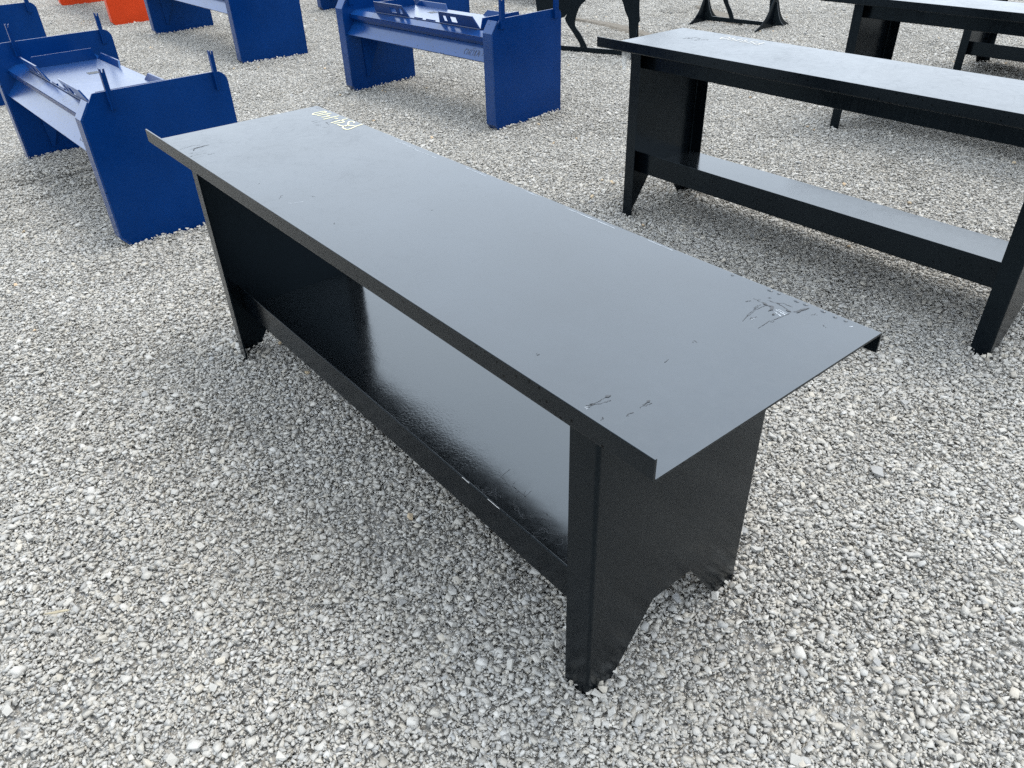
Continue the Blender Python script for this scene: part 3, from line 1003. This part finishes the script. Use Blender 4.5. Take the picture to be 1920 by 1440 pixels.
GB = "blue snow pushers lying on their side plates"
GO = "orange snow pushers lying on their side plates"
build_pusher((-1.222, 0.035, 0), rad(2.0), 1.79, "blue snow pusher whose side plate stands behind the lot-numbered workbench corner", MAT_BLUE, MAT_BLUE_WET, GB, "C16C1874", D=0.72, Hh=0.728, sock=0.145, hw=0.0125)
build_pusher((-1.452, 2.615, 0), rad(4.6), 1.76, "blue snow pusher with handwritten number, beside the black animal cut-out legs", MAT_BLUE, MAT_BLUE_WET, GB, "C16C1874", D=0.655, Hh=0.705, sock=0.085, hw=0.024)
build_pusher((-4.90, 2.215, 0), rad(1.2), 2.40, "wide blue snow pusher standing in front of the orange pusher", MAT_BLUE, MAT_BLUE_WET, GB, None)
build_pusher((-4.95, -0.06, 0), rad(2.0), 1.79, "blue snow pusher directly behind another blue pusher, only its side plate showing", MAT_BLUE, MAT_BLUE_WET, GB, None)
build_pusher((-5.10, 4.42, 0), rad(2.0), 2.25, "blue snow pusher seen over the coupler plate of the numbered blue pusher", MAT_BLUE, MAT_BLUE_WET, GB, None)
build_pusher((-5.35, 6.45, 0), rad(2.0), 1.79, "blue snow pusher half hidden behind the black animal cut-out", MAT_BLUE, MAT_BLUE_WET, GB, None)
build_pusher((-8.36, 1.99, 0), rad(1.0), 2.42, "orange snow pusher with its bright side plate beside the wide blue pusher", MAT_ORANGE, MAT_ORANGE, GO, None)
build_pusher((-8.75, 4.30, 0), rad(1.0), 2.42, "orange snow pusher of which only a low edge shows behind the blue ones", MAT_ORANGE, MAT_ORANGE, GO, None)

# ------------------------------------------------------------------ flat steel cut-outs
def cutout(name, p0, u, outlines, th, mat, parent):
    """vertical steel plate in the plane through p0 along unit vector u; outlines in (s, h)"""
    n = Vector((-u.y, u.x, 0))
    bm = bmesh.new()
    prism(bm, outlines, lambda s, h, w: (p0.x + u.x * s + n.x * w, p0.y + u.y * s + n.y * w, h), -th / 2, th / 2)
    return finish(name, bm, mat, parent, smooth=4)


hr = empty("animal_cutout", (-3.151, 4.758, 0), math.atan2(0.375, 0.927), "black flat steel animal silhouette on a low base strip, with a bent hind leg", "yard art")
O, EX = Vector((0, 0, 0)), Vector((1, 0, 0))
body = smooth_line([(0.263, 0.452), (0.215, 0.41), (0.188, 0.367), (0.167, 0.31), (0.157, 0.231), (0.215, 0.163), (0.262, 0.09), (0.290, 0.042)], 4)
body += smooth_line([(0.214, 0.042), (0.206, 0.077), (0.124, 0.181), (0.066, 0.249), (0.049, 0.285)], 4)
body += [Vector(p) for p in ((0.071, 0.329), (0.046, 0.300), (-0.003, 0.285), (-0.09, 0.27))]
body += smooth_line([(-0.16, 0.20), (-0.14, 0.10), (-0.13, 0.042)], 4) + smooth_line([(-0.20, 0.042), (-0.22, 0.18), (-0.25, 0.32), (-0.27, 0.52), (-0.26, 0.78), (-0.20, 0.92), (0.0, 0.98), (0.35, 0.94),
                     (0.62, 0.97), (0.74, 1.08), (0.84, 1.24), (0.90, 1.36), (1.0, 1.34), (1.14, 1.20), (1.18, 1.12), (1.10, 1.08), (0.98, 1.12), (0.93, 1.0), (0.90, 0.86), (0.86, 0.70), (0.80, 0.56), (0.796, 0.474),
                     (0.803, 0.364), (0.812, 0.307), (0.799, 0.274), (0.806, 0.161), (0.81, 0.042)], 4)
body += smooth_line([(0.72, 0.042), (0.718, 0.146), (0.709, 0.224), (0.698, 0.314), (0.662, 0.38), (0.626, 0.467), (0.54, 0.55), (0.42, 0.56), (0.32, 0.52), (0.263, 0.452)], 4)[:-1]
cutout("silhouette", O, EX, body, 0.008, MAT_BLACK, hr)
cutout("base_strip", O, EX, [(-0.34, -0.004), (0.92, -0.004), (0.92, 0.0415), (-0.34, 0.0415)], 0.010, MAT_BLACK, hr)
for s in (0.79, -0.17):
    cutout("brace", Vector((s, 0, 0)), Vector((0, 1, 0)), [(-0.16, -0.004), (0.16, -0.004), (0.05, 0.07), (0.008, 0.235), (-0.008, 0.235), (-0.05, 0.07)], 0.006, MAT_BLACK, hr)

st = empty("steel_stand", (-3.1, 6.85, 0), math.atan2(0.243, 0.97), "black flat steel stand on two flared cross feet joined by a low strip", "yard art")
cutout("base_strip", O, EX, [(0.0, 0.022), (0.82, 0.016), (0.82, 0.052), (0.0, 0.072)], 0.010, MAT_BLACK, st)
sil = smooth_line([(0.062, 0.060), (0.050, 0.16), (0.045, 0.30), (0.10, 0.42), (0.18, 0.34), (0.235, 0.22), (0.29, 0.13), (0.325, 0.060)], 4)
sil += smooth_line([(0.378, 0.058), (0.34, 0.14), (0.285, 0.23), (0.27, 0.36), (0.36, 0.47), (0.55, 0.50), (0.70, 0.44), (0.742, 0.30), (0.755, 0.16), (0.775, 0.050)], 4)
sil += smooth_line([(0.845, 0.048), (0.83, 0.16), (0.818, 0.28), (0.85, 0.46), (0.90, 0.70), (0.98, 0.92), (1.06, 1.02), (0.98, 1.08), (0.86, 0.98), (0.74, 0.82), (0.45, 0.78), (0.15, 0.82), (-0.02, 0.74), (-0.06, 0.55), (-0.02, 0.38), (-0.006, 0.22), (0.0, 0.060)], 4)
cutout("silhouette", O, EX, sil, 0.008, MAT_BLACK, st)
for s, sc in ((0.03, 1.0), (0.81, 1.08)):
    half = smooth_line([(0.27, 0.012), (0.18, 0.055), (0.105, 0.13), (0.06, 0.215), (0.03, 0.27)], 5)
    out = [Vector((0.275, -0.008))] + half + [Vector((-p.x, p.y)) for p in half[::-1]] + [Vector((-0.275, -0.008)), Vector((-0.16, 0.012)), Vector((0.16, 0.012))]
    cutout("cross_foot", Vector((s, 0, 0)), Vector((0.243, 0.97, 0)), [p * sc for p in out], 0.008, MAT_BLACK, st)
    rb = smooth_line([(0.13, 0.03), (0.08, 0.08), (0.045, 0.16), (0.02, 0.25)], 4)
    cutout("foot_rib", Vector((s, 0, 0)), EX, [Vector((0.006, 0.03))] + rb + [Vector((0.006, 0.25))], 0.006, MAT_BLACK, st)

# ------------------------------------------------------------------ debris
bm = bmesh.new()
prism(bm, smooth_line([(-0.035, 0.0), (-0.012, 0.004), (0.02, 0.006), (0.036, 0.002), (0.02, 0.0), (-0.01, -0.004)], 3)[:-1], lambda u, v, w: (u, v, w + u * 0.15), 0.0, 0.003)
sp_ = finish("wood_splinter", bm, simple("weathered_wood", (0.30, 0.26, 0.18), 0.8))
sp_.location = (1.077, -0.805, 0.010)
sp_.rotation_euler = (0, 0, 0.9)
sp_["label"] = "thin tan splinter of wood lying flat on the gravel"
sp_["category"] = "splinter"
